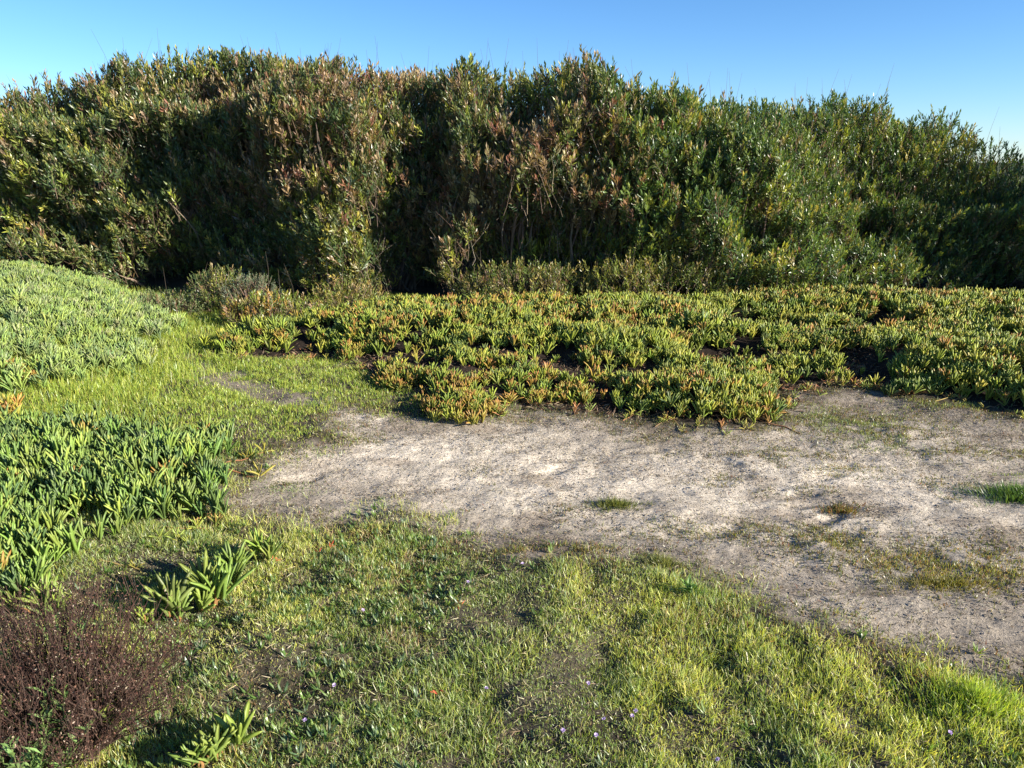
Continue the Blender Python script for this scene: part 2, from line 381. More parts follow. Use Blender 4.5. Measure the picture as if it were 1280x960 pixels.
P = np.stack([x, y, terrain(x, y) + rnd(n, .001, .012)], -1); a = rnd(n, 0, 2 * PI)
ca = jit(pick([(.36, .30, .19), (.26, .20, .12), (.16, .12, .07), (.45, .40, .27), (.24, .25, .12)], [3, 3, 2, 1.5, 2], n))
acc.put(BLADE, P, np.stack([np.cos(a), np.sin(a), R.normal(.12, .2, n)], -1), rdir(n), rnd(n, .012, .04), rnd(n, .0012, .0028), ca, ca, R.normal(0, .3, n))
tag(acc.build('dry_thatch', M_DRY), 'straw coloured dead thatch lying between the grass blades', 'thatch', kind='stuff')
print('thatch', n)
# dead leaves and stray bits on the bare soil of the mat
acc = Acc()
x, y = scatter(-4, 7, 4.7, 8.5, 1500); k = infr(x, y, .8); x, y = x[k], y[k]
d, nn = mat_field(x, y); k = (d > -.12) & (R.random(len(x)) < sst(.2, -.1, nn) + .15); x, y = x[k], y[k]; n = len(x)
P = np.stack([x, y, terrain(x, y) + .004], -1); a = rnd(n, 0, 2 * PI)
ca = jit(pick([(.13, .09, .06), (.08, .055, .04), (.22, .16, .1), (.25, .1, .05), (.12, .15, .05)], [3, 4, 2, .7, 1], n))
acc.put(LEAF4, P, np.stack([np.cos(a), np.sin(a), rnd(n, 0, .8)], -1), rdir(n), rnd(n, .02, .07), rnd(n, .005, .012), ca, ca, R.normal(0, .2, n))
tag(acc.build('dead_leaf_litter', M_DRY), 'dark dead leaf litter in the bare gaps of the ice plant mat', 'litter', kind='stuff')
# small broad leaved weeds in the turf
acc = Acc()
x, y = scatter(-3.2, 3.6, 1.4, 4.2, 600); k = infr(x, y, .5); x, y = x[k], y[k]
d, dp = turf_density(x, y); k = R.random(len(x)) < d * .9 * sst(-.3, .4, fbm(x * 2, y * 2, s=87)); x, y = x[k], y[k]; n = len(x)
m = 7; xx = np.repeat(x, m); yy = np.repeat(y, m); a = rnd(n * m, 0, 2 * PI); el = rnd(n * m, .25, 1.3)
P = np.stack([xx, yy, terrain(xx, yy) + .004], -1)
ca = jit(np.repeat(pick([(.10, .17, .04), (.17, .24, .06), (.12, .18, .09)], [3, 3, 2], n), m, 0))
acc.put(LEAF, P, np.stack([np.cos(a), np.sin(a), el], -1), np.stack([-np.sin(a), np.cos(a), 0 * a], -1), rnd(n * m, .018, .045), rnd(n * m, .006, .012), ca, ca * 1.1, -rnd(n * m, 0, .3))
tag(acc.build('broadleaf_ground_cover', M_GRASS), 'small broad leaved weeds mixed through the foreground grass', 'ground cover', kind='stuff')

# ------------------------------------------------------------------ ice plants
def ice_shoots(acc, P, size, ca, cb, nl=7, tmpl=FING, axis=None, wid=.15, spread=(.06, .48)):
    """P (n,3) shoot bases, size (n,), colours (n,3)"""
    n = len(P); size = np.broadcast_to(size, (n,))
    if axis is None:
        axis = nrm(np.stack([R.normal(0, .17, n), R.normal(0, .17, n), np.ones(n)], -1))
    u = nrm(np.cross(axis, rdir(n))); v = np.cross(axis, u)
    for i in range(nl):
        f = i / max(1, nl - 1)
        az = i * PI + (i // 2) * PI / 2 + R.normal(0, .3, n)
        tilt = spread[1] * (1 - f) + spread[0] * f; tilt = np.clip(tilt + R.normal(0, .12, n), .04, 1.2)
        rad = u * np.cos(az)[:, None] + v * np.sin(az)[:, None]
        D = axis * np.cos(tilt)[:, None] + rad * np.sin(tilt)[:, None]
        S = np.cross(D, rad)
        B = P + axis * (size * .32 * f)[:, None] + rad * (size * .04)[:, None]
        L = size * (1.0 - .28 * f) * rnd(n, .8, 1.15)
        k = (1 + R.uniform(-.12, .12, n))[:, None]
        # N = S x D points inwards when S = D x rad
        acc.put(tmpl, B, D, S, L, L * wid, ca * k, cb * k, bend=rnd(n, .05, .3))
ICE_G = [(.19, .25, .04), (.26, .31, .045), (.13, .19, .045), (.33, .34, .055)]
def ice_cols(x, y, red):
    n = len(x)
    a = jit(pick(ICE_G, [3, 3, 2, 1.5], n), .2)
    b = a * np.array([1.25, 1.12, .95])
    w = (R.random(n) < red)[:, None] * rnd(n, .4, 1.0)[:, None]
    b = b * (1 - w) + np.array([.47, .17, .06]) * w
    a = a * (1 - .45 * w) + np.array([.42, .24, .05]) * .45 * w
    return a, b
def redness(x, y):
    r = .06 + .22 * sst(.15, .6, fbm(x * 1.6, y * 1.6, s=91))
    for u, v, a, b, w in ((560,500,.45,.3,.75),(640,420,1.4,.55,.6),(730,420,.7,.3,.5),(840,425,.6,.2,.7),(500,440,.5,.35,.6),(720,495,.5,.2,.6),(830,500,.4,.2,.5),(1200,400,.9,.3,.6),(1010,400,.6,.3,.55),(1060,430,.5,.3,.5),(900,480,.4,.3,.3),(440,430,.3,.2,.7)):
        r = np.maximum(r, .78 * w * ell(x, y, u, v, a, b))
    return r
acc = Acc()
x, y = scatter(-4.5, 9.5, 4.6, 11.5, 860); k = infr(x, y, 2.4); x, y = x[k], y[k]
d, nn = mat_field(x, y)
pr = sst(-.02, .12, d) * np.maximum(sst(-.22, .05, nn), .045) * sst(-.5, .0, fbm(x * 4.5, y * 6.5, s=97)) * np.where(y < 6.5, 1, .8)
k = (R.random(len(x)) < pr); x, y, nn, d = x[k], y[k], nn[k], d[k]
o = np.argsort(y); x, y, nn = x[o], y[o], nn[o]
ns = int((y < 6.6).sum()); n = len(x)
P = np.stack([x, y, terrain(x, y) + .09 * rnd(n) * sst(-.3, .6, nn)], -1)
ca, cb = ice_cols(x, y, redness(x, y))
size = .090 * rnd(n, .6, 1.3) * (1 + .25 * fbm(x * 2.5, y * 2.5, s=98))
ice_shoots(acc, P[:ns], size[:ns], ca[:ns], cb[:ns], 8, FING2, wid=.135)
ice_shoots(acc, P[ns:], size[ns:] * 1.1, ca[ns:], cb[ns:], 7, FING2, wid=.145)
print('mat shoots', n)
tag(acc.build('ice_plant_mat', M_SUCC, smooth=True), 'wide mat of green, yellow and red tipped ice plants before the thicket', 'ice plants', kind='stuff')
# left bed, larger shoots
acc = Acc()
x, y = scatter(-5.5, -1.0, 2.2, 5.0, 560); k = infr(x, y, .9); x, y = x[k], y[k]
d = sdist(BED, x, y) + .28 * fbm(x * 3.4, y * 3.4, s=93)
k = R.random(len(x)) < sst(-.02, .12, d) * sst(-.45, .05, fbm(x * 2.8, y * 2.8, s=94)); x, y = x[k], y[k]; n = len(x)
P = np.stack([x, y, terrain(x, y) + rnd(n, 0, .05)], -1)
IG = [(.15, .235, .052), (.20, .295, .057), (.11, .18, .05), (.26, .33, .065)]
ca = jit(pick(IG, [3, 3, 2, 1.5], n), .2); cb = ca * np.array([1.15, 1.1, 1.2])
w = (R.random(n) < .015)[:, None] * .7; cb = cb * (1 - w) + np.array([.5, .15, .05]) * w
ice_shoots(acc, P, .108 * rnd(n, .6, 1.3), ca, cb, 9, FING, wid=.115, spread=(.03, .30))
print('bed shoots', n)
tag(acc.build('ice_plant_bed', M_SUCC, smooth=True), 'dense bed of tall fresh green ice plants left of the path', 'ice plants', kind='stuff')
# trailing runners along the edges of the ice plants
acc, accs = Acc(), Acc()
for PG, k0, k1, num, sz in ((MAT, 11, len(MAT), 110, .07), (BED, 4, 10, 7, .09)):
    for i in range(num):
        j = R.integers(k0, k1); a_, b_ = PG[j], PG[(j + 1) % len(PG)]; q = a_ + (b_ - a_) * R.random(); e = nrm(b_ - a_); nv = np.array([e[1], -e[0]])
        if sdist(PG, np.array([q[0] + nv[0] * .1]), np.array([q[1] + nv[1] * .1]))[0] > 0: nv = -nv
        Ln = R.uniform(.08, .32); dr_ = nv + e * R.normal(0, .8); dr_ /= np.hypot(*dr_); ts = np.linspace(0, 1, 7)
        xx = q[0] + dr_[0] * Ln * (ts - .35) + .02 * noise(ts * 3, i + 0 * ts); yy = q[1] + dr_[1] * Ln * (ts - .35) + .02 * noise(ts * 3, i + .5 + 0 * ts)
        zz = terrain(xx, yy) + .006; accs.tube(np.stack([xx, yy, zz], -1), .0045, .003, jit(pick([(.26, .12, .06), (.18, .12, .07), (.30, .20, .08)], [2, 2, 1], 1), .2)[0], 5)
        m = R.integers(1, 4); pk = R.integers(3, 7, m); ca = jit(pick([(.30, .28, .05), (.22, .27, .05), (.38, .2, .07)], [2, 2, 1.2 if sz < .09 else 0], m), .2)
        ice_shoots(acc, np.stack([xx[pk], yy[pk], zz[pk]], -1), sz * rnd(m, .5, 1), ca, ca * 1.15, 5, FING2, spread=(.2, .9))
o = accs.build('trailing_stems', M_BARK, smooth=True); tag(o, 'reddish trailing runner stems at the edges of the ice plants', 'runners', kind='stuff')
tag(acc.build('runner_leaves', M_SUCC, smooth=True), 'small sprawling ice plant shoots on runners over the sand edge', 'ice plants', kind='stuff')
# mound: dusty ice plants, tall grass and leafy weeds
acc = Acc()
x, y = scatter(-9, -2.0, 4.8, 10.5, 950); k = infr(x, y, .9); x, y = x[k], y[k]
d = sdist(MOUND, x, y) + .45 * fbm(x * 2, y * 2, s=95); k = R.random(len(x)) < sst(-.1, .35, d) * sst(-.5, .0, fbm(x * 3, y * 4, s=99)); x, y = x[k], y[k]; n = len(x)
P = np.stack([x, y, terrain(x, y) + rnd(n, 0, .07)], -1)
ca = jit(pick([(.20, .28, .08), (.27, .35, .085), (.15, .22, .08), (.27, .34, .08), (.32, .36, .17)], [3, 3, 2, 2, 1.5], n), .2)
ice_shoots(acc, P, .085 * rnd(n, .6, 1.5), ca, ca * 1.15, 8, FING2, wid=.11, spread=(.05, .55))
tag(acc.build('mound_ice_plants', M_SUCC, smooth=True), 'pale green ice plants covering the low mound at the left', 'ice plants', kind='stuff')
acc = Acc()
x, y = scatter(-9, -1.8, 3.9, 10.5, 3200); k = infr(x, y, .9); x, y = x[k], y[k]
d = sdist(MOUND, x, y) + .45 * fbm(x * 2, y * 2, s=96); k = R.random(len(x)) < sst(-.9, .1, d) * .9 * sst(.1, -.05, sdist(BED, x, y)) * sst(1.3, .3, d + (y - 7) * .3); x, y = x[k], y[k]; n = len(x)
ca = jit(pick(GL, [3, 6, 1.5, 5, .4], n))
grass_patch(acc, x, y, rnd(n, .035, .11), rnd(n, .003, .006), ca * .8, ca * 1.2, .35)
print('mound', n)
tag(acc.build('tall_grass', M_GRASS), 'lush taller bright green grass at the foot of the left mound', 'grass', kind='stuff')

# individual ice plant clumps ------------------------------------------------
def clump(u, v, rx, ry, nsh, size, red, label, pal=ICE_G, nl=8, wid=.13, group=None, name='ice_plant_clump', axis=None, spread=(.06, .5), cat='ice plant', redcol=(.46, .17, .06)):
    c = at(u, v); c[2] = float(terrain(c[0], c[1]))
    for _ in range(3):
        c = at(u, v, c[2]); c[2] = float(terrain(c[0], c[1]))
    t = thing(name, c, label, cat, group)
    a = rnd(nsh, 0, 2 * PI); r = np.sqrt(rnd(nsh)); px = c[0] + rx * r * np.cos(a); py = c[1] + ry * r * np.sin(a)
    P = np.stack([px, py, terrain(px, py) + .06 * (1 - r ** 2) * rnd(nsh, .3, 1)], -1)
    ca = jit(pick(pal, np.ones(len(pal)), nsh), .18); cb = ca * np.array([1.2, 1.1, .95])
    w = (R.random(nsh) < red)[:, None] * rnd(nsh, .35, 1)[:, None]; cb = cb * (1 - w) + np.array(redcol) * w; ca = ca * (1 - .4 * w) + np.array([.42, .24, .05]) * .4 * w
    A = Acc(); ice_shoots(A, P, size * rnd(nsh, .75, 1.2), ca, cb, nl, FING, wid=wid, spread=spread, axis=axis)
    A.build('leaves', M_SUCC, t, smooth=True, off=c)
    S = Acc(); g = np.array([c[0], c[1], 0])
    for i in range(min(nsh, 40)):
        q = P[i]; base = np.array([c[0] + (q[0] - c[0]) * .3, c[1] + (q[1] - c[1]) * .3, 0]); base[2] = float(terrain(base[0], base[1])) - .005
        mid = (base + q) / 2 + np.array([0, 0, .012]) + R.normal(0, .006, 3)
        S.tube([base, mid, q, q + np.array([0, 0, size * .3])], .005, .004, (.24, .13, .05), 5)
    S.build('stem', M_BARK, t, smooth=True, off=c)
    return t
YG = [(.22, .27, .04), (.30, .31, .05), (.17, .23, .04)]
FG = [(.17, .245, .05), (.23, .31, .06), (.13, .19, .05)]
g1 = 'ice plant clumps at the edge of the mat'
clump(575, 512, .24, .22, 75, .085, .55, 'red and yellow ice plant clump jutting onto the sand at the mat corner', YG, group=g1)
clump(500, 478, .2, .18, 48, .08, .5, 'yellowish ice plant clump shading the grass left of the corner clump', YG, group=g1)
clump(436, 448, .12, .1, 20, .08, .6, 'small orange tipped ice plant tuft nearest the side trail', YG, group=g1)
clump(635, 505, .035, .03, 4, .075, 1., 'lone orange red ice plant rosette right of the corner clump', YG, group=g1, spread=(.3, 1.1))
clump(668, 496, .12, .08, 18, .075, .45, 'narrow yellow green ice plant tuft between the rosette and the long low row', YG, group=g1)
clump(720, 502, .2, .09, 34, .075, .4, 'low ice plant row with red tips in front of a bare hollow', YG, group=g1)
clump(806, 510, .14, .1, 26, .08, .35, 'small bright green ice plant tuft at the sand edge', ICE_G, group=g1)
clump(925, 518, .24, .1, 46, .085, .2, 'bright green ice plant clump at the right corner of the front row', YG, group=g1)
clump(1140, 492, .2, .1, 28, .085, .05, 'grassy looking ice plant clump right of the dark gap', FG, group=g1)
g2 = 'foreground ice plants beside the dead bush'
clump(330, 700, .035, .03, 4, .13, 0, 'single upright ice plant shoot farthest along the short foreground row', FG, wid=.12, group=g2, name='ice_plant', spread=(.05, .45))
clump(298, 730, .07, .05, 7, .12, .0, 'ice plant tuft second from the far end of the foreground row', FG, wid=.12, group=g2, name='ice_plant', spread=(.05, .5))
clump(265, 760, .06, .05, 7, .14, .0, 'tall ice plant tuft in the middle of the foreground row', FG, wid=.125, group=g2, name='ice_plant', spread=(.05, .5))
clump(222, 775, .07, .04, 6, .13, .08, 'ice plant tuft with thick orange stem behind the dead bush', FG, wid=.14, group=g2, name='ice_plant', spread=(.05, .5))
clump(183, 778, .03, .03, 3, .11, .0, 'smallest ice plant tuft at the near end of the row', FG, wid=.13, group=g2, name='ice_plant', spread=(.05, .5))
clump(286, 945, .04, .03, 4, .10, .0, 'ice plant shoot with pink red base right of the dead bush', FG, wid=.17, group=g2, name='ice_plant', spread=(.1, .6))
clump(250, 962, .04, .02, 4, .08, .1, 'short ice plant tuft at the bottom edge of the photo', FG, wid=.16, group=g2, name='ice_plant', spread=(.1, .6))
clump(8, 950, .05, .05, 9, .17, 0, 'ice plant tuft left of the dead bush by the leafy weed', FG, wid=.14, group=g2, name='ice_plant', spread=(.05, .55))
clump(45, 765, .08, .04, 9, .11, 0, 'ice plant tuft rising behind the dead bush at far left', FG, wid=.13, group=g2, name='ice_plant', spread=(.05, .5))
g3 = 'orange tinted plants on the left mound'
OG = [(.34, .22, .05), (.36, .32, .06), (.22, .28, .06)]
clump(18, 440, .14, .08, 13, .08, .5, 'orange yellow ice plant clump on the mound at the left edge', OG, group=g3, name='orange_ice_plant')
clump(8, 492, .08, .07, 9, .09, .6, 'smaller orange ice plant clump below the first on the mound', OG, group=g3, name='orange_ice_plant')
clump(50, 432, .05, .05, 6, .08, .7, 'tiny orange ice plant clump right of the larger one', OG, group=g3, name='orange_ice_plant')

# ------------------------------------------------------------------ the thicket
def gb(x, z, u, v, a, b):
    c = atd(u, v, 9.0); return np.exp(-(((x - c[0]) / a) ** 2 + ((z - c[2]) / b) ** 2))
def dryness(x, y, z):
    x = x * 9.0 / y; z = CH + (z - CH) * 9.0 / y
    r = .06 + 0 * x
    for u, v, a, b, w in ((700,190,.8,.5,.75),(600,250,.8,.6,.8),(720,250,.6,.5,.6),(400,200,.9,.7,.6),(470,110,.7,.3,.75),(330,230,.6,.5,.6),(300,130,1.2,.3,.45),(60,110,1.0,.25,.5),(690,80,.7,.2,.5),(910,125,.7,.12,.4),(1120,140,.6,.15,.3),(340,350,.5,.3,.4),(540,300,.4,.5,.5)):
        r = np.maximum(r, w * gb(x, z, u, v, a, b))
    return r
def yellow(x, y, z):
    x = x * 9.0 / y; z = CH + (z - CH) * 9.0 / y
    r = .14 + 0 * x
    for u, v, a, b, w in ((680,130,.5,.2,.9),(800,350,.9,.35,.9),(700,330,1.2,.4,.55),(420,300,.4,.7,.75),(20,250,.4,.5,.6),(590,240,.3,.3,.6),(930,290,.8,.6,.55),(1150,200,1.2,.5,.5),(160,120,.8,.4,.35),(340,370,.7,.25,.8)):
        r = np.maximum(r, w * gb(x, z, u, v, a, b))
    return r
G0 = [(.09, .13, .045), (.13, .165, .05), (.06, .10, .045), (.19, .21, .065)]
GYL = [(.28, .31, .055), (.36, .34, .08), (.21, .26, .05)]
GDR = [(.30, .19, .09), (.38, .27, .14), (.20, .14, .085), (.42, .31, .20), (.30, .14, .09)]
def shrub(cx, cy, rx, ry, ztop, seed, dens, label, name='coastal_shrub', off=(0, 0, 0), barks=14, front_only=True, twigzone=0, lean=0, leaf=.098, pal=None, group='coastal shrubs of the thicket', cat='shrub', shoot_len=(.13, .27), coldry=None, lump=.24):
    global R
    R = np.random.default_rng(1000 + seed)
    z0 = float(terrain(cx, cy - ry * .6)) ; c = np.array([cx, cy, z0]); H = ztop - z0
    t = thing(name, c, label, cat, group)
    area = 2 * PI * ((rx * ry + rx * H + ry * H) / 3)
    n = int(area * dens)
    d = rdir(n * 2); d = d[d[:, 2] > -.05][:n]; n = len(d)
    p = 2.9
    r = (np.abs(d) ** p).sum(1) ** (-1 / p)
    q = d * np.array([rx, ry, H])
    nz = fbm(q[:, 0] * 1.2 + cx, q[:, 1] * 1.2, q[:, 2] * 1.7, s=seed, o=2); nz2 = fbm(q[:, 0] * 4.5, q[:, 1] * 4.5, q[:, 2] * 4.5, s=seed + 9, o=2)
    r = r * (1 + lump * nz + lump * .6 * nz2)
    depth = R.random(n) ** 1.6 * .42
    # holes where small noise is low
    rr = r * (1 - depth)
    q = q * rr[:, None]
    keep = np.ones(n, bool)
    if front_only:
        back = (d[:, 1] > .25) & (d[:, 2] < .75); keep &= ~(back & (R.random(n) < .72))
    hole = (nz2 + .5 * nz) < -.20; keep &= R.random(n) < np.where(hole, .22, 1)
    q = q[keep]; d = d[keep]; n = len(q); depth = depth[keep]
    q[:, 2] = np.maximum(q[:, 2], .03)
    W = q + c; W[:, 2] = np.maximum(W[:, 2], terrain(W[:, 0], W[:, 1]) + .03)
    outw = nrm(d / np.array([rx, ry, H]))
    ax = nrm(np.array([lean, 0, .95]) + outw * np.array([.6, .75, .3]) + R.normal(0, .3, (n, 3)))
    dr, ye = dryness(W[:, 0], W[:, 1], W[:, 2]), yellow(W[:, 0], W[:, 1], W[:, 2])
    if coldry is not None: dr = dr * 0 + coldry
    base = jit(pick(pal or G0, [3, 3, 2, 1.5][:len(pal or G0)], n), .25)
    yw = (R.random(n) < ye); base[yw] = jit(pick(GYL, [3, 2, 2], yw.sum()), .25)
    if pal is not None: base = jit(pick(pal, np.ones(len(pal)), n), .25)
    dw = R.random(n) < dr
    tip = base * np.array([1.25, 1.15, 1.0]); rt = dw | (R.random(n) < .06)
    tip[rt] = jit(pick(GDR, [3, 3, 2, 2, 1.5], rt.sum()), .25)
    full = dw & (R.random(n) < .55); base[full] = tip[full] * .8
    sl = rnd(n, *shoot_len); nl = 13
    u = nrm(np.cross(ax, rdir(n))); v = np.cross(ax, u)
    A = Acc()
    for i in range(nl):
        f = (i + .5) / nl
        az = i * 2.4 + R.normal(0, .3, n); tl = np.clip(1.0 - .75 * f + R.normal(0, .2, n), .08, 1.4)
        rad = u * np.cos(az)[:, None] + v * np.sin(az)[:, None]
        D = ax * np.cos(tl)[:, None] + rad * np.sin(tl)[:, None] + np.array([0, 0, .15])
        S = np.cross(D, rad) + R.normal(0, .35, (n, 3))
        w = f ** 1.3; cc = base * (1 - w) + tip * w
        sk = (1 + R.uniform(-.15, .15, n))[:, None]
        L = leaf * rnd(n, .7, 1.25) * (1 - .3 * f)
        A.put(LEAF4, W + ax * (sl * f)[:, None], D, S, L, L * rnd(n, .21, .33), cc * .9 * sk, cc * 1.1 * sk, bend=R.normal(.08, .12, n))
    A.build('foliage', M_SHRUB, t, off=c)
    B = Acc()
    bc = jit(pick([(.13, .09, .06), (.18, .13, .09), (.09, .06, .045)], [2, 2, 1], n), .2)
    B.put(STEM, W - ax * .06, ax, u, sl * .95 + .06, .006, bc, bc)
    B.build('twigs', M_BARK, t, off=c)
    C = Acc()
    for i in range(barks):
        a = R.uniform(0, 2 * PI); k = R.uniform(.35, .85); b0 = c + np.array([R.normal(0, .12 * rx), R.normal(-.1, .12) * ry, 0])
        b0[2] = float(terrain(b0[0], b0[1])) - .05
        e = c + np.array([math.cos(a) * rx * k, math.sin(a) * ry * k, H * R.uniform(.55, .88)])
        ts = np.linspace(0, 1, 9)[:, None]; pts = b0 + (e - b0) * ts; pts[:, 2] = b0[2] + (e[2] - b0[2]) * (ts[:, 0] ** 1.15)
        pts[:, :2] += (.10 * rx) * np.stack([noise(ts[:, 0] * 4, i + 0 * ts[:, 0], s=seed), noise(ts[:, 0] * 4, i + .5 + 0 * ts[:, 0], s=seed + 1)], -1) * ts
        C.tube(pts, .035 * R.uniform(.6, 1.2) * min(1, H / 2), .006, jit(np.array([[.16, .12, .09]]), .3)[0], 6)
    for i in range(twigzone):
        a = R.uniform(PI * 1.05, PI * 1.95); zz = R.uniform(.02, .55) * H
        k = R.uniform(.8, 1.04) * (1 - .3 * (zz / H) ** 3); b0 = c + np.array([math.cos(a) * rx * k, math.sin(a) * ry * k, zz]); b0[2] = max(b0[2], float(terrain(b0[0], b0[1])))
        Ln = R.uniform(.35, 1.1); dd = nrm(np.array([R.normal(0, .3), -.12 + R.normal(0, .12), 1.0])); ts = np.linspace(0, 1, 6)[:, None]
        pts = b0 + dd * Ln * ts + np.array([R.normal(0, .12), R.normal(0, .05), 0]) * ts ** 2 * Ln
        C.tube(pts, R.uniform(.003, .006), .0015, jit(pick([(.32, .27, .22), (.22, .16, .11), (.14, .10, .07)], [1.2, 2, 2], 1), .2)[0], 4)
    # thin dead stalks above the crown
    for i in range(int(5 * rx) if front_only else 0):
        a = R.uniform(-.8, .8) * rx; b0 = c + np.array([a, R.normal(0, .2) * ry, H * .93 * math.sqrt(max(.05, 1 - (a / rx) ** 2 * .5))])
        dd = nrm(np.array([R.normal(0, .15), R.normal(0, .15), 1])); Ln = R.uniform(.2, .48)
        C.tube([b0, b0 + dd * Ln * .5, b0 + dd * Ln + np.array([R.normal(0, .03), 0, 0])], .0028, .001, (.10, .08, .06), 3)
    C.build('branches', M_BARK, t, off=c)
    print(name, seed, n); return t
def sh(u0, u1, vtop, yf, ry, seed, dens, label, **k):
    """shrub spanning pixels u0..u1, crown top at vtop, front face at depth yf"""
    yc = yf + ry; a = atd(u0, vtop, yc); b = atd(u1, vtop, yc); zt = atd((u0 + u1) / 2, vtop, yc - .2 * ry)[2]
    return shrub((a[0] + b[0]) / 2, yc, (b[0] - a[0]) / 2, ry, zt - .24, seed, dens, label, **k)

# the thicket is one wind-clipped mass of interlocking shrubs: a common hull, shared out between the shrubs that grow in it
FR = np.array([(-12, 9.6), (-6.2, 9.4), (-5.2, 9.6), (-4.2, 9.8), (-3.4, 9.5), (-2.7, 8.75), (-1.75, 8.6), (-1.4, 9.1), (-1.0, 9.2), (-.55, 8.75), (.5, 8.55), (2.5, 8.5), (3.3, 8.7), (4.0, 9.1), (5.2, 9.4), (8, 9.5), (13, 9.5)])
CREST = [(-500,210),(-200,185),(-60,164),(0,147),(50,129),(100,112),(150,97),(200,78),(300,74),(400,76),(435,86),(470,86),(520,79),(590,82),(615,92),(650,82),(690,79),(760,84),(820,108),(860,126),(920,122),(1000,124),(1060,128),(1100,132),(1140,144),(1180,160),(1210,176),(1240,194),(1262,204),(1280,206),(1320,204),(1500,205)]
CR = np.array([atd(u, v, 10.4)[[0, 2]] for u, v in CREST])
def billow(x, y, z, s): return 1 - 2.2 * np.abs(noise(x, y, z, s))
RY = 1.7
def hull(x, th):
    yf = np.interp(x, FR[:, 0], FR[:, 1]) + .25 * noise(x * 1.1, 0 * x, s=3); yr = yf + RY
    xr = x * 10.4 / yr; zc = np.interp(xr, CR[:, 0], CR[:, 1]); zc = CH + (zc - CH) * yr / 10.4 - .24
    z0 = terrain(x, yf); e = 2 / 2.5
    c, s_ = np.cos(th), np.sin(th)
    y = yr - RY * np.sign(c) * np.abs(c) ** e; z = z0 + (zc - z0) * np.abs(s_) ** e
    nv = nrm(np.stack([0 * x, -np.sign(c) * np.abs(c) ** (2 - e), 1.0 * np.abs(s_) ** (2 - e)], -1) + 1e-6)
    return np.stack([x, y, z], -1), nv
R = np.random.default_rng(77)
NS = 60000
HX = R.uniform(-10.5, 10.5, NS); tt = R.random(NS) ** .9
HT = np.interp(tt, [0, .55, .8, 1], [.0, 1.0, 1.75, 2.7])
HP, HN = hull(HX, HT)
w1 = .56 * (billow(HP[:, 0] * .7, HP[:, 1] * .7, HP[:, 2] * 1.25, 3) - .4) + .30 * (billow(HP[:, 0] * 1.7, HP[:, 1] * 1.7, HP[:, 2] * 2.6, 5) - .4)
w2 = .10 * fbm(HP[:, 0] * 5, HP[:, 1] * 5, HP[:, 2] * 5, s=6, o=2)
front = sst(1.6, 1.0, HT); w1 = w1 + .22 * sst(.28, .0, HT) * (HP[:, 0] > -.9)
dis = (w1 * (.2 + .8 * front) + w2 - .02)
dep = R.random(NS) ** 1.5 * .65
HP = HP + HN * (dis - dep)[:, None]
keep = (R.random(NS) < np.where(HT > 1.75, .35, 1)) & (R.random(NS) < np.where((w1 < -.3) & (HP[:, 2] > 1.3), .6, 1)) & (R.random(NS) < np.where(np.abs(HX) > .72 * HP[:, 1] + .6, .35, 1))
HP, HN, HX = HP[keep], HN[keep], HX[keep]
HP[:, 2] = np.maximum(HP[:, 2], terrain(HP[:, 0], HP[:, 1]) + .04)
SEEDS = [  # pixel of the crown's middle, label, is it one of the low front bushes
    (-330, 260, 'olive shrub past the left edge of the thicket', 0), (-110, 210, 'olive shrub just past the left edge of the frame', 0),
    (25, 170, 'leftmost shrub in the frame with a brown tinged crown', 0), (150, 150, 'broad shrub second from left whose foot is recessed and shaded', 0),
    (300, 130, 'flat topped shrub with orange brown shoots behind the silvery bush', 0), (425, 150, 'shrub with upright straw brown shoots left of the dark hollow', 0),
    (535, 140, 'tall brownish shrub directly above the dark hollow left of centre', 0), (640, 210, 'twiggy reddish brown shrub at the centre with bare grey stems', 0),
    (700, 110, 'tallest shrub just right of centre with pinkish shoot tips', 0), (810, 190, 'grey green shrub right of the tallest shrub', 0),
    (935, 190, 'rounded dense green shrub standing forward right of centre', 0), (1060, 190, 'deep green shrub behind the right end of the ice plant mat', 0),
    (1165, 200, 'shrub with sunlit yellow green shoulder where the thicket drops to the right', 0), (1260, 280, 'low dark shrub at the right edge of the frame', 0), (1450, 290, 'dark shrub beyond the right end of the thicket', 0),
    (10, 270, 'sunlit yellow green bush low at the far left of the thicket', 1), (140, 290, 'dark shaded bush behind the left mound', 1), (270, 280, 'brown twiggy low bush directly behind the silvery bush', 1),
    (385, 300, 'low bush with bright yellow leaves left of the dark hollow', 1), (500, 320, 'dark low bush inside the hollow left of centre', 1), (600, 310, 'low bush with pale yellow tips below the twiggy centre shrub', 1),
    (720, 310, 'low brown green bush below the tallest shrub', 1), (840, 290, 'glossy leaved low bush below the grey green shrub', 1), (950, 300, 'bright green low bush at the foot of the rounded shrub', 1),
    (1075, 310, 'shaded low bush behind the middle of the right mat', 1), (1180, 310, 'deep shaded low bush near the right end of the thicket', 1)]
def hull_point(u, v):
    for y in np.arange(8.0, 13, .1):
        p = atd(u, v, y); q, _ = hull(np.array([p[0]]), np.array([.35])); 
        if p[1] >= q[0][1]: return p
    return atd(u, v, 9.6)
SP3 = np.array([hull_point(u, v) for u, v, _, _ in SEEDS])
wx = HP + .16 * np.stack([noise(HP[:, 0] * 1.6, HP[:, 1] * 1.6, HP[:, 2] * 1.6, s) for s in (11, 12, 13)], -1)
dd_ = ((wx[:, None] - SP3[None]) * np.array([1, .45, .62])).astype(np.float32); owner = (dd_ ** 2).sum(2).argmin(1)
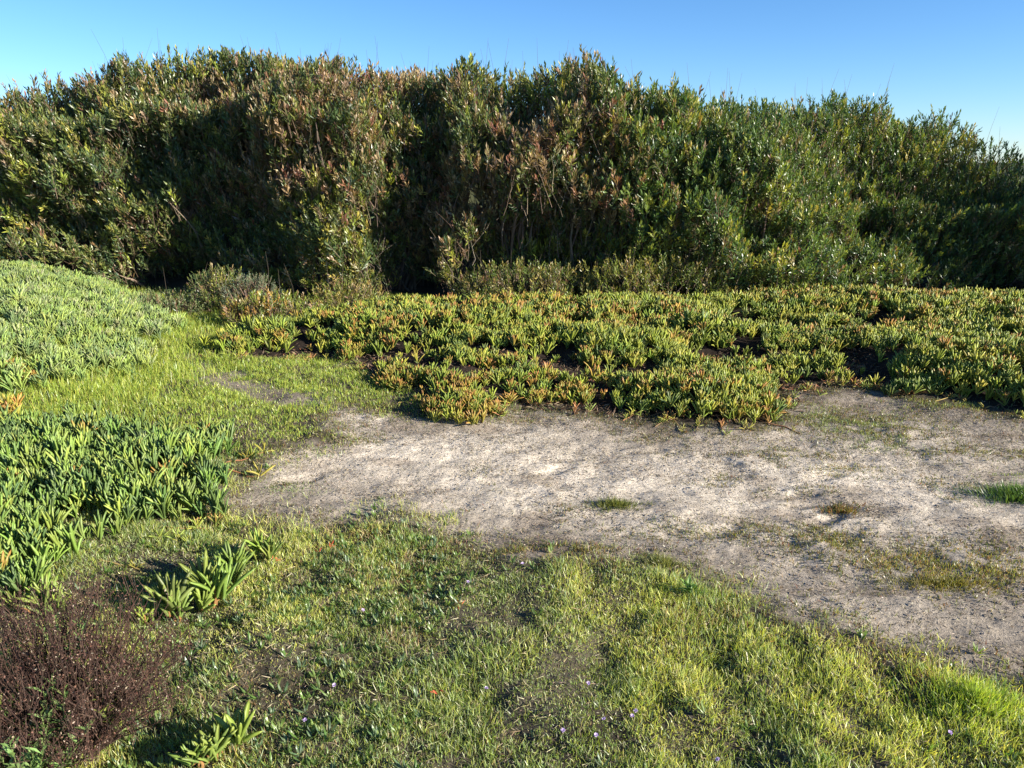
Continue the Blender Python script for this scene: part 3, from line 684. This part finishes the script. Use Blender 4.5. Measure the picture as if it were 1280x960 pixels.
for si, (u_, v_, lab, low) in enumerate(SEEDS):
    m = owner == si
    if m.sum() < 30: print('EMPTY', si); continue
    R = np.random.default_rng(500 + si)
    W = HP[m]; on = HN[m]; n = len(W)
    cx, cy = float(np.median(W[:, 0])), float(np.percentile(W[:, 1], 35)) + .35
    c = np.array([cx, cy, float(terrain(cx, cy))])
    t = thing('coastal_bush' if low else 'coastal_shrub', c, lab, 'bush' if low else 'shrub', 'low bushes along the front of the thicket' if low else 'coastal shrubs of the thicket')
    ax = nrm(np.array([-.06, 0, .9]) + on * np.array([.7, .75, .25]) + R.normal(0, .30, (n, 3)))
    clus = fbm(W[:, 0] * 2.2, W[:, 1] * 2.2, W[:, 2] * 2.2, s=15, o=2)
    dr = np.clip(dryness(W[:, 0], W[:, 1], W[:, 2]) * (1.3 + 1.6 * clus) * (1 - .55 * sst(.8, 2.2, W[:, 0])), 0, 1); ye = np.clip(yellow(W[:, 0], W[:, 1], W[:, 2]) * (.75 + 1.6 * fbm(W[:, 0] * 1.8, W[:, 1] * 1.8, W[:, 2] * 1.8, s=16, o=2)), 0, 1)
    base = jit(pick(G0, [3, 3, 2, 1.2], n), .25); base[W[:, 0] > 1.0] *= np.array([.95, 1.12, 1.0])
    yw = R.random(n) < ye; base[yw] = jit(pick(GYL, [3, 2, 2], yw.sum()), .25)
    dw = R.random(n) < dr; tip = base * np.array([1.25, 1.15, 1.0]); rt = dw | (R.random(n) < .05); tip[rt] = jit(pick(GDR, [3, 3, 2, 2, 1.5], rt.sum()), .25)
    full = dw & (R.random(n) < .6); base[full] = tip[full] * .8
    fine = sst(1.0, 4.0, W[:, 0])                       # smaller leaves towards the right
    sl = rnd(n, .13, .25) * (1 - .2 * fine); nl = 13; lf = .095 - .018 * fine
    u = nrm(np.cross(ax, rdir(n))); v = np.cross(ax, u); A = Acc()
    for i in range(nl):
        f = (i + .5) / nl; az = i * 2.4 + R.normal(0, .3, n); tl = np.clip(.95 - .72 * f + R.normal(0, .2, n), .08, 1.4)
        rad = u * np.cos(az)[:, None] + v * np.sin(az)[:, None]
        D = ax * np.cos(tl)[:, None] + rad * np.sin(tl)[:, None] + np.array([0, 0, .2])
        S = np.cross(D, rad) + R.normal(0, .35, (n, 3)); w = f ** 1.3; cc = base * (1 - w) + tip * w; sk = (1 + R.uniform(-.15, .15, n))[:, None]
        L = lf * rnd(n, .6, 1.3) * (1 - .3 * f)
        A.put(LEAF4, W + ax * (sl * f)[:, None], D, S, L, L * rnd(n, .22, .36), cc * .9 * sk, cc * 1.1 * sk, bend=R.normal(.08, .14, n))
    A.build('foliage', M_SHRUB, t, off=c)
    B = Acc(); bc = jit(pick([(.13, .09, .06), (.18, .13, .09), (.09, .06, .045)], [2, 2, 1], n), .2)
    B.put(STEM, W - ax * .12, ax, u, sl * .95 + .12, .006, bc, bc); B.build('twigs', M_BARK, t, off=c)
    C = Acc()
    for i in range(14 if low else 34):                 # boughs from the base out to the shrub's own shoots
        e = W[R.integers(n)]; b0 = c + np.array([R.normal(0, .12), R.normal(0, .12), -.05]); ts = np.linspace(0, 1, 9)[:, None]
        pts = b0 + (e - b0) * ts; pts[:, 2] = b0[2] + (e[2] - b0[2]) * ts[:, 0] ** .85
        pts[:, :2] += .14 * np.stack([noise(ts[:, 0] * 4, i + 0 * ts[:, 0], s=si), noise(ts[:, 0] * 4, i + .5 + 0 * ts[:, 0], s=si + 1)], -1) * ts * (1.2 - ts)
        C.tube(pts, .026 * R.uniform(.6, 1.2), .004, jit(np.array([[.16, .12, .09]]), .3)[0], 5)
    tz = {7: 150, 20: 90, 19: 60, 21: 50, 6: 40, 5: 25, 17: 50, 22: 15, 8: 20}.get(si, 4)
    for i in range(tz):                                 # bare upright twigs at the surface
        e = W[R.integers(n)] + np.array([0, -.03, 0]); Ln = R.uniform(.3, .8); dd = nrm(np.array([R.normal(0, .28), -.08 + R.normal(0, .12), 1.0])); ts = np.linspace(0, 1, 8)[:, None]
        wob = np.stack([noise(ts[:, 0] * 3.5, i + 0 * ts[:, 0], s=21), noise(ts[:, 0] * 3.5, i + .5 + 0 * ts[:, 0], s=22), 0 * ts[:, 0]], -1) * .05
        pts = e + dd * Ln * (ts - .6) + np.array([R.normal(0, .2), R.normal(0, .08), 0]) * ts ** 2 * Ln + wob
        tc_ = jit(pick([(.26, .21, .16), (.19, .14, .10), (.12, .09, .065)], [1, 2, 2], 1), .2)[0]
        C.tube(pts, R.uniform(.002, .0038), .001, tc_, 4)
        for q_ in (3, 5):
            d2 = nrm(dd + np.array([R.normal(0, .5), R.normal(0, .3), 0])); C.tube([pts[q_], pts[q_] + d2 * Ln * .15 + np.array([0, 0, .01]), pts[q_] + d2 * Ln * .3 + np.array([0, 0, .04])], .0015, .0007, tc_, 3)
    if not low:
        top = W[np.argsort(-W[:, 2])[:max(8, n // 12)]]
        for i in range(7):
            e = top[R.integers(len(top))]; dd = nrm(np.array([R.normal(0, .15), R.normal(0, .15), 1])); Ln = R.uniform(.35, .6)
            C.tube([e, e + dd * Ln * .5, e + dd * Ln + np.array([R.normal(0, .03), 0, 0])], .0026, .001, (.10, .08, .06), 3)
    C.build('branches', M_BARK, t, off=c)
print('hull shoots', len(HP))
# low skirt at the base of the thicket
sh(240, 300, 322, 8.15, .32, 16, 420, 'small leafy bush at the base of the thicket left of the grey bush', leaf=.05, shoot_len=(.08, .16), barks=6)
sh(272, 345, 322, 7.95, .28, 17, 900, 'small rounded silvery grey green bush at the foot of the thicket', name='silvery_bush', leaf=.028, shoot_len=(.05, .1), barks=6, pal=[(.16, .22, .14), (.20, .26, .17), (.13, .18, .12), (.18, .24, .12)], coldry=0, group=None, cat='bush')
sh(285, 405, 352, 7.4, .35, 18, 500, 'low leafy bush with yellow and orange leaves in front of the silvery bush', name='low_bush', leaf=.06, shoot_len=(.08, .16), barks=8, pal=[(.26, .26, .05), (.16, .22, .04), (.34, .22, .06), (.12, .17, .04)], coldry=.2, group=None, cat='bush')
sh(720, 920, 308, 8.0, .4, 19, 420, 'yellow green leafy skirt bush at the foot of the grey green shrub', name='low_bush', leaf=.06, shoot_len=(.1, .22), barks=8, pal=[(.22, .25, .05), (.15, .2, .04), (.30, .27, .07), (.12, .16, .04)], coldry=.1, group=None, cat='bush')
sh(570, 770, 318, 8.1, .4, 22, 460, 'low yellow green skirt bush at the foot of the tallest shrub', name='low_bush', leaf=.055, shoot_len=(.1, .2), barks=8, pal=[(.20, .23, .05), (.14, .19, .04), (.26, .24, .07), (.10, .15, .04)], coldry=.15, group=None, cat='bush')
sh(880, 1010, 325, 8.2, .4, 23, 420, 'low green skirt bush at the foot of the rounded shrub', name='low_bush', leaf=.055, shoot_len=(.1, .2), barks=8, pal=[(.20, .24, .05), (.13, .18, .04), (.09, .14, .04)], coldry=.08, group=None, cat='bush')
sh(395, 475, 340, 7.9, .3, 24, 450, 'low leafy bush at the left foot of the dark hollow', name='low_bush', leaf=.055, shoot_len=(.08, .18), barks=6, pal=[(.22, .25, .05), (.13, .18, .04), (.28, .24, .07)], coldry=.15, group=None, cat='bush')
sh(165, 255, 350, 7.9, .4, 25, 500, 'small grey green bush between the mound and the silvery bush', name='low_bush', leaf=.045, shoot_len=(.07, .15), barks=6, pal=[(.14, .20, .09), (.17, .23, .09), (.11, .16, .07)], coldry=.03, group=None, cat='bush')
# shrubs off frame at the right that shade the right end
shrub(9.0, 8.9, 1.6, 1.5, 2.9, 20, 60, 'tall shrub standing past the right edge of the frame', front_only=False)
shrub(11.2, 8.6, 1.8, 1.6, 3.3, 21, 50, 'tallest shrub standing far past the right edge of the frame', front_only=False)

# ------------------------------------------------------------------ dead bush, bottom left
R = np.random.default_rng(5)
def dead_bush():
    c = at(85, 935); c[2] = float(terrain(c[0], c[1]))
    t = thing('dead_bush', c, 'dark reddish brown dead bush of fine twigs at the lower left corner', 'dead bush')
    A, B = Acc(), Acc(); tips = []
    for i in range(300):
        a = R.uniform(0, 2 * PI); k = math.sqrt(R.random()); H = .40 * (1 - .45 * k * k) * R.uniform(.5, 1.35)
        b0 = c + np.array([.10 * k * math.cos(a), .10 * k * math.sin(a), -.01]); e = c + np.array([.40 * k * math.cos(a), .30 * k * math.sin(a), H])
        ts = np.linspace(0, 1, 7)[:, None]; w = np.stack([noise(ts[:, 0] * 5, i + 0 * ts[:, 0], s=3), noise(ts[:, 0] * 5, i + .5 + 0 * ts[:, 0], s=4), 0 * ts[:, 0]], -1) * .03
        pts = b0 + (e - b0) * ts + w * ts; pts[:, 2] = b0[2] + (e[2] - b0[2]) * ts[:, 0] ** .85
        A.tube(pts, .0028, .0009, jit(np.array([[.07, .042, .032]]), .3)[0], 3)
        for j in range(18):
            f = R.uniform(.25, 1); q = b0 + (e - b0) * f; q[2] = b0[2] + (e[2] - b0[2]) * f ** .85
            tips.append(q + R.normal(0, .012, 3))
    tips = np.array(tips); n = len(tips)
    dd = nrm(np.stack([R.normal(0, .3, n), R.normal(0, .3, n), np.ones(n)], -1)); L = rnd(n, .02, .075)
    cc = jit(np.tile(np.array([[.07, .044, .033]]), (n, 1)), .35)
    A.put(STEM, tips, dd, rdir(n), L, .0013, cc, cc)
    A.build('twigs', M_BARK, t, off=c)
    m = 4; P = np.repeat(tips, m, 0) + np.repeat(dd * L[:, None], m, 0) * rnd(n * m, .2, 1)[:, None] + R.normal(0, .004, (n * m, 3))
    cc = jit(pick([(.09, .045, .032), (.045, .026, .02), (.16, .085, .06), (.42, .33, .24)], [4, 4, 2, .8], n * m), .3)
    B.put(LEAF4, P, rdir(n * m), rdir(n * m), rnd(n * m, .004, .009), rnd(n * m, .0025, .005), cc, cc)
    B.build('withered_leaves', M_DRY, t, off=c)
dead_bush()
def leafy_weed(u, v, h, nst, label, pal, leaf=.05, sp=.08):
    c = at(u, v); c[2] = float(terrain(c[0], c[1]))
    t = thing('leafy_weed', c, label, 'weed', None); A, B = Acc(), Acc()
    for i in range(nst):
        e = c + np.array([R.normal(0, sp), R.normal(0, sp), h * R.uniform(.6, 1.1)]); pts = c + (e - c) * np.linspace(0, 1, 5)[:, None]
        B.tube(pts, .0025, .0015, (.12, .16, .05), 4)
        m = 14; f = np.linspace(.3, 1, m); az = np.arange(m) * 2.4; P = c + (e - c) * f[:, None]
        D = np.stack([np.cos(az), np.sin(az), .4 + 1.2 * f ** 2], -1); cc = jit(pick(pal, np.ones(len(pal)), m), .2)
        A.put(LEAF, P, D, np.cross(D, np.array([0, 0, 1.])) + 1e-3, leaf * rnd(m, .6, 1.1), leaf * .3, cc, cc * 1.1, bend=-rnd(m, 0, .3))
    A.build('leaves', M_SUCC, t, smooth=False, off=c); B.build('stem', M_BARK, t, off=c)
PW = [(.14, .22, .06), (.18, .27, .09), (.11, .18, .05)]
leafy_weed(40, 1015, .24, 9, 'leafy green weed growing through the left side of the dead bush', PW)
leafy_weed(75, 985, .30, 6, 'upright leafy weed in the middle of the dead bush', PW, sp=.05)
leafy_weed(125, 905, .36, 8, 'pale leafy weed poking through the top of the dead bush', PW, .04, .04)
leafy_weed(5, 1020, .16, 8, 'leafy weed in the lower left corner of the photo', PW)
leafy_weed(866, 752, .055, 3, 'small fresh green seedling at the turf edge by the sand', [(.14, .25, .06)], .05, .015)
leafy_weed(160, 920, .30, 6, 'thin yellow green weed on the right side of the dead bush', [(.25, .3, .06)], .035, .05)

# ------------------------------------------------------------------ tussocks
def tussock(u, v, rx, ry, L, n, pal, label):
    c = at(u, v); c[2] = float(terrain(c[0], c[1]))
    A = Acc(); a = rnd(n, 0, 2 * PI); r = np.abs(R.normal(0, .55, n)) * (.75 + .5 * noise(np.cos(a) * 2.5 + u, np.sin(a) * 2.5)); x = c[0] + rx * r * np.cos(a); y = c[1] + ry * r * np.sin(a)
    P = np.stack([x, y, terrain(x, y) - .003], -1); l = .3 + .6 * np.minimum(r, 1.2)
    D = np.stack([np.cos(a) * l + R.normal(0, .3, n), np.sin(a) * l + R.normal(0, .3, n), np.ones(n)], -1)
    cc = jit(pick(pal, np.ones(len(pal)), n), .25); A.put(BLADE, P, D, rdir(n), L * rnd(n, .5, 1.2), rnd(n, .002, .004), cc * .8, cc * 1.15, bend=R.normal(0, .25, n))
    o = A.build('grass_tussock', M_GRASS, off=c); o.location = c
    tag(o, label, 'grass tussock', 'grass tufts on and beside the sand path')
tussock(768, 625, .16, .07, .035, 1100, [(.16, .18, .05), (.22, .22, .07), (.12, .15, .05)], 'small olive grass tuft alone near the middle of the sand path')
tussock(1052, 630, .13, .1, .03, 1000, [(.2, .15, .06), (.26, .13, .06), (.13, .16, .05)], 'reddish green low tuft alone on the right part of the path')
tussock(1280, 618, .3, .16, .055, 2600, [(.07, .14, .04), (.1, .18, .05), (.13, .2, .05)], 'dark green grass tuft at the right edge of the path')
tussock(1215, 895, .3, .2, .05, 2200, [(.3, .4, .06), (.4, .47, .08), (.24, .33, .07)], 'bright yellow green grass tussock at the lower right')
tussock(1350, 870, .2, .15, .05, 1600, [(.13, .17, .05), (.18, .2, .06)], 'dull green grass tussock at the right end of the turf')
tussock(826, 706, .12, .06, .04, 900, [(.2, .22, .09), (.26, .26, .12)], 'pale grass tuft on the turf edge above the green seedling')
tussock(1180, 730, .3, .08, .025, 1500, [(.18, .17, .05), (.24, .2, .07)], 'flat brown green patch of grass on the lower right of the path')

# ------------------------------------------------------------------ flowers and red leaves
def flower_at(u, v, i):
    c = at(u, v); c[2] = float(terrain(c[0], c[1])); h = .035
    t = thing('wildflower', c, 'tiny pale lilac wildflower in the foreground grass', 'flower', 'lilac wildflowers in the foreground grass')
    S = Acc(); S.tube([(0, 0, 0), (.002, 0, h * .5), (0, .001, h)], .0009, .0007, (.12, .18, .05), 4); S.build('stem', M_GRASS, t)
    A = Acc(); m = 14; a = np.arange(m) * 2.4; D = np.stack([np.cos(a), np.sin(a), rnd(m, .1, 1.4)], -1)
    cc = np.array([.62, .48, .72])
    A.put(LEAF4, np.tile([[0, 0, h]], (m, 1)), D, np.stack([-np.sin(a), np.cos(a), 0 * a], -1), .0085, .005, cc * .8, cc * 1.2)
    A.build('petals', M_PETAL, t)
    return t
FL = [(608,866),(736,866),(756,918),(702,929),(795,900),(790,915),(745,938),(903,958),(421,862),(382,914),(650,716),(585,737),(450,764),(1180,935)]
proto = flower_at(*FL[0], 0)
for i, (u, v) in enumerate(FL[1:]):
    c = at(u, v); c[2] = float(terrain(c[0], c[1]))
    q = proto.copy(); COL.objects.link(q); q.location = c; q.rotation_euler = (R.normal(0, .2), R.normal(0, .2), R.uniform(0, 6)); q.scale = (1,) * 3
    for ch in proto.children:
        d = ch.copy(); COL.objects.link(d); d.parent = q
for i, (u, v, lab) in enumerate([(411, 690, 'small red leaf in the grass near the sand edge at left'), (398, 692, 'second red leaf lying left of the first in the grass'), (576, 766, 'orange red leaf lying flat in the middle of the turf'), (549, 866, 'upright red leaf in the lower part of the turf'), (345, 705, 'orange leaf lying beside the far ice plant shoot')]):
    c = at(u, v); c[2] = float(terrain(c[0], c[1])) + .018; A = Acc(); m = 3
    A.put(LEAF, np.zeros((m, 3)) + R.normal(0, .006, (m, 3)), np.stack([R.normal(0, 1, m), R.normal(0, .5, m), rnd(m, .1, 1.2)], -1), rdir(m), rnd(m, .018, .032), .008, (.45, .09, .04), (.6, .16, .07), .2)
    o = A.build('fallen_leaf', M_PETAL); o.location = c; tag(o, lab, 'leaf', 'red leaves in the turf')

# ------------------------------------------------------------------ light, sky, camera
SUN_AZ = math.radians(-23); SUN_EL = math.radians(21)   # azimuth measured from +X towards +Y
sd = np.array([math.cos(SUN_EL) * math.cos(SUN_AZ), math.cos(SUN_EL) * math.sin(SUN_AZ), math.sin(SUN_EL)])
from mathutils import Vector
L_ = bpy.data.lights.new('sun', 'SUN'); L_.energy = 5.0; L_.angle = math.radians(.5); L_.color = (1, .92, .80)
lo = bpy.data.objects.new('sun', L_); COL.objects.link(lo); lo.rotation_euler = Vector(sd).to_track_quat('Z', 'Y').to_euler(); lo.location = (20, -5, 15)
w = bpy.data.worlds.new('World'); sc.world = w; w.use_nodes = True; nt = w.node_tree
bg = nt.nodes['Background']; sky = nt.nodes.new('ShaderNodeTexSky'); sky.sky_type = 'NISHITA'; sky.sun_disc = False
sky.sun_elevation = SUN_EL; sky.sun_rotation = math.pi / 2 - SUN_AZ; sky.altitude = 0; sky.air_density = .8; sky.dust_density = .1; sky.ozone_density = 5.5
hs = nt.nodes.new('ShaderNodeHueSaturation'); hs.inputs['Saturation'].default_value = 1.08; nt.links.new(sky.outputs[0], hs.inputs['Color']); nt.links.new(hs.outputs[0], bg.inputs[0]); bg.inputs[1].default_value = .076
cam = bpy.data.cameras.new('camera'); cam.sensor_width = 36; cam.lens = F / 1280 * 36; cam.clip_end = 3000; cam.clip_start = .05
co = bpy.data.objects.new('camera', cam); COL.objects.link(co); co.location = (0, 0, CH); co.rotation_euler = (PI / 2 - PITCH, 0, 0); sc.camera = co
sc.view_settings.view_transform = 'Standard'; sc.view_settings.look = 'None'; sc.view_settings.gamma = 1; sc.view_settings.exposure = 1.42
sc.cycles.max_bounces = 5; sc.cycles.diffuse_bounces = 3; sc.cycles.glossy_bounces = 2; sc.cycles.transmission_bounces = 3; sc.cycles.transparent_max_bounces = 4
sc.cycles.use_denoising = True; sc.cycles.use_adaptive_sampling = False
sc.cycles.sample_clamp_indirect = 5
print('total verts', sum(len(o.data.vertices) for o in bpy.data.objects if o.type == 'MESH'))
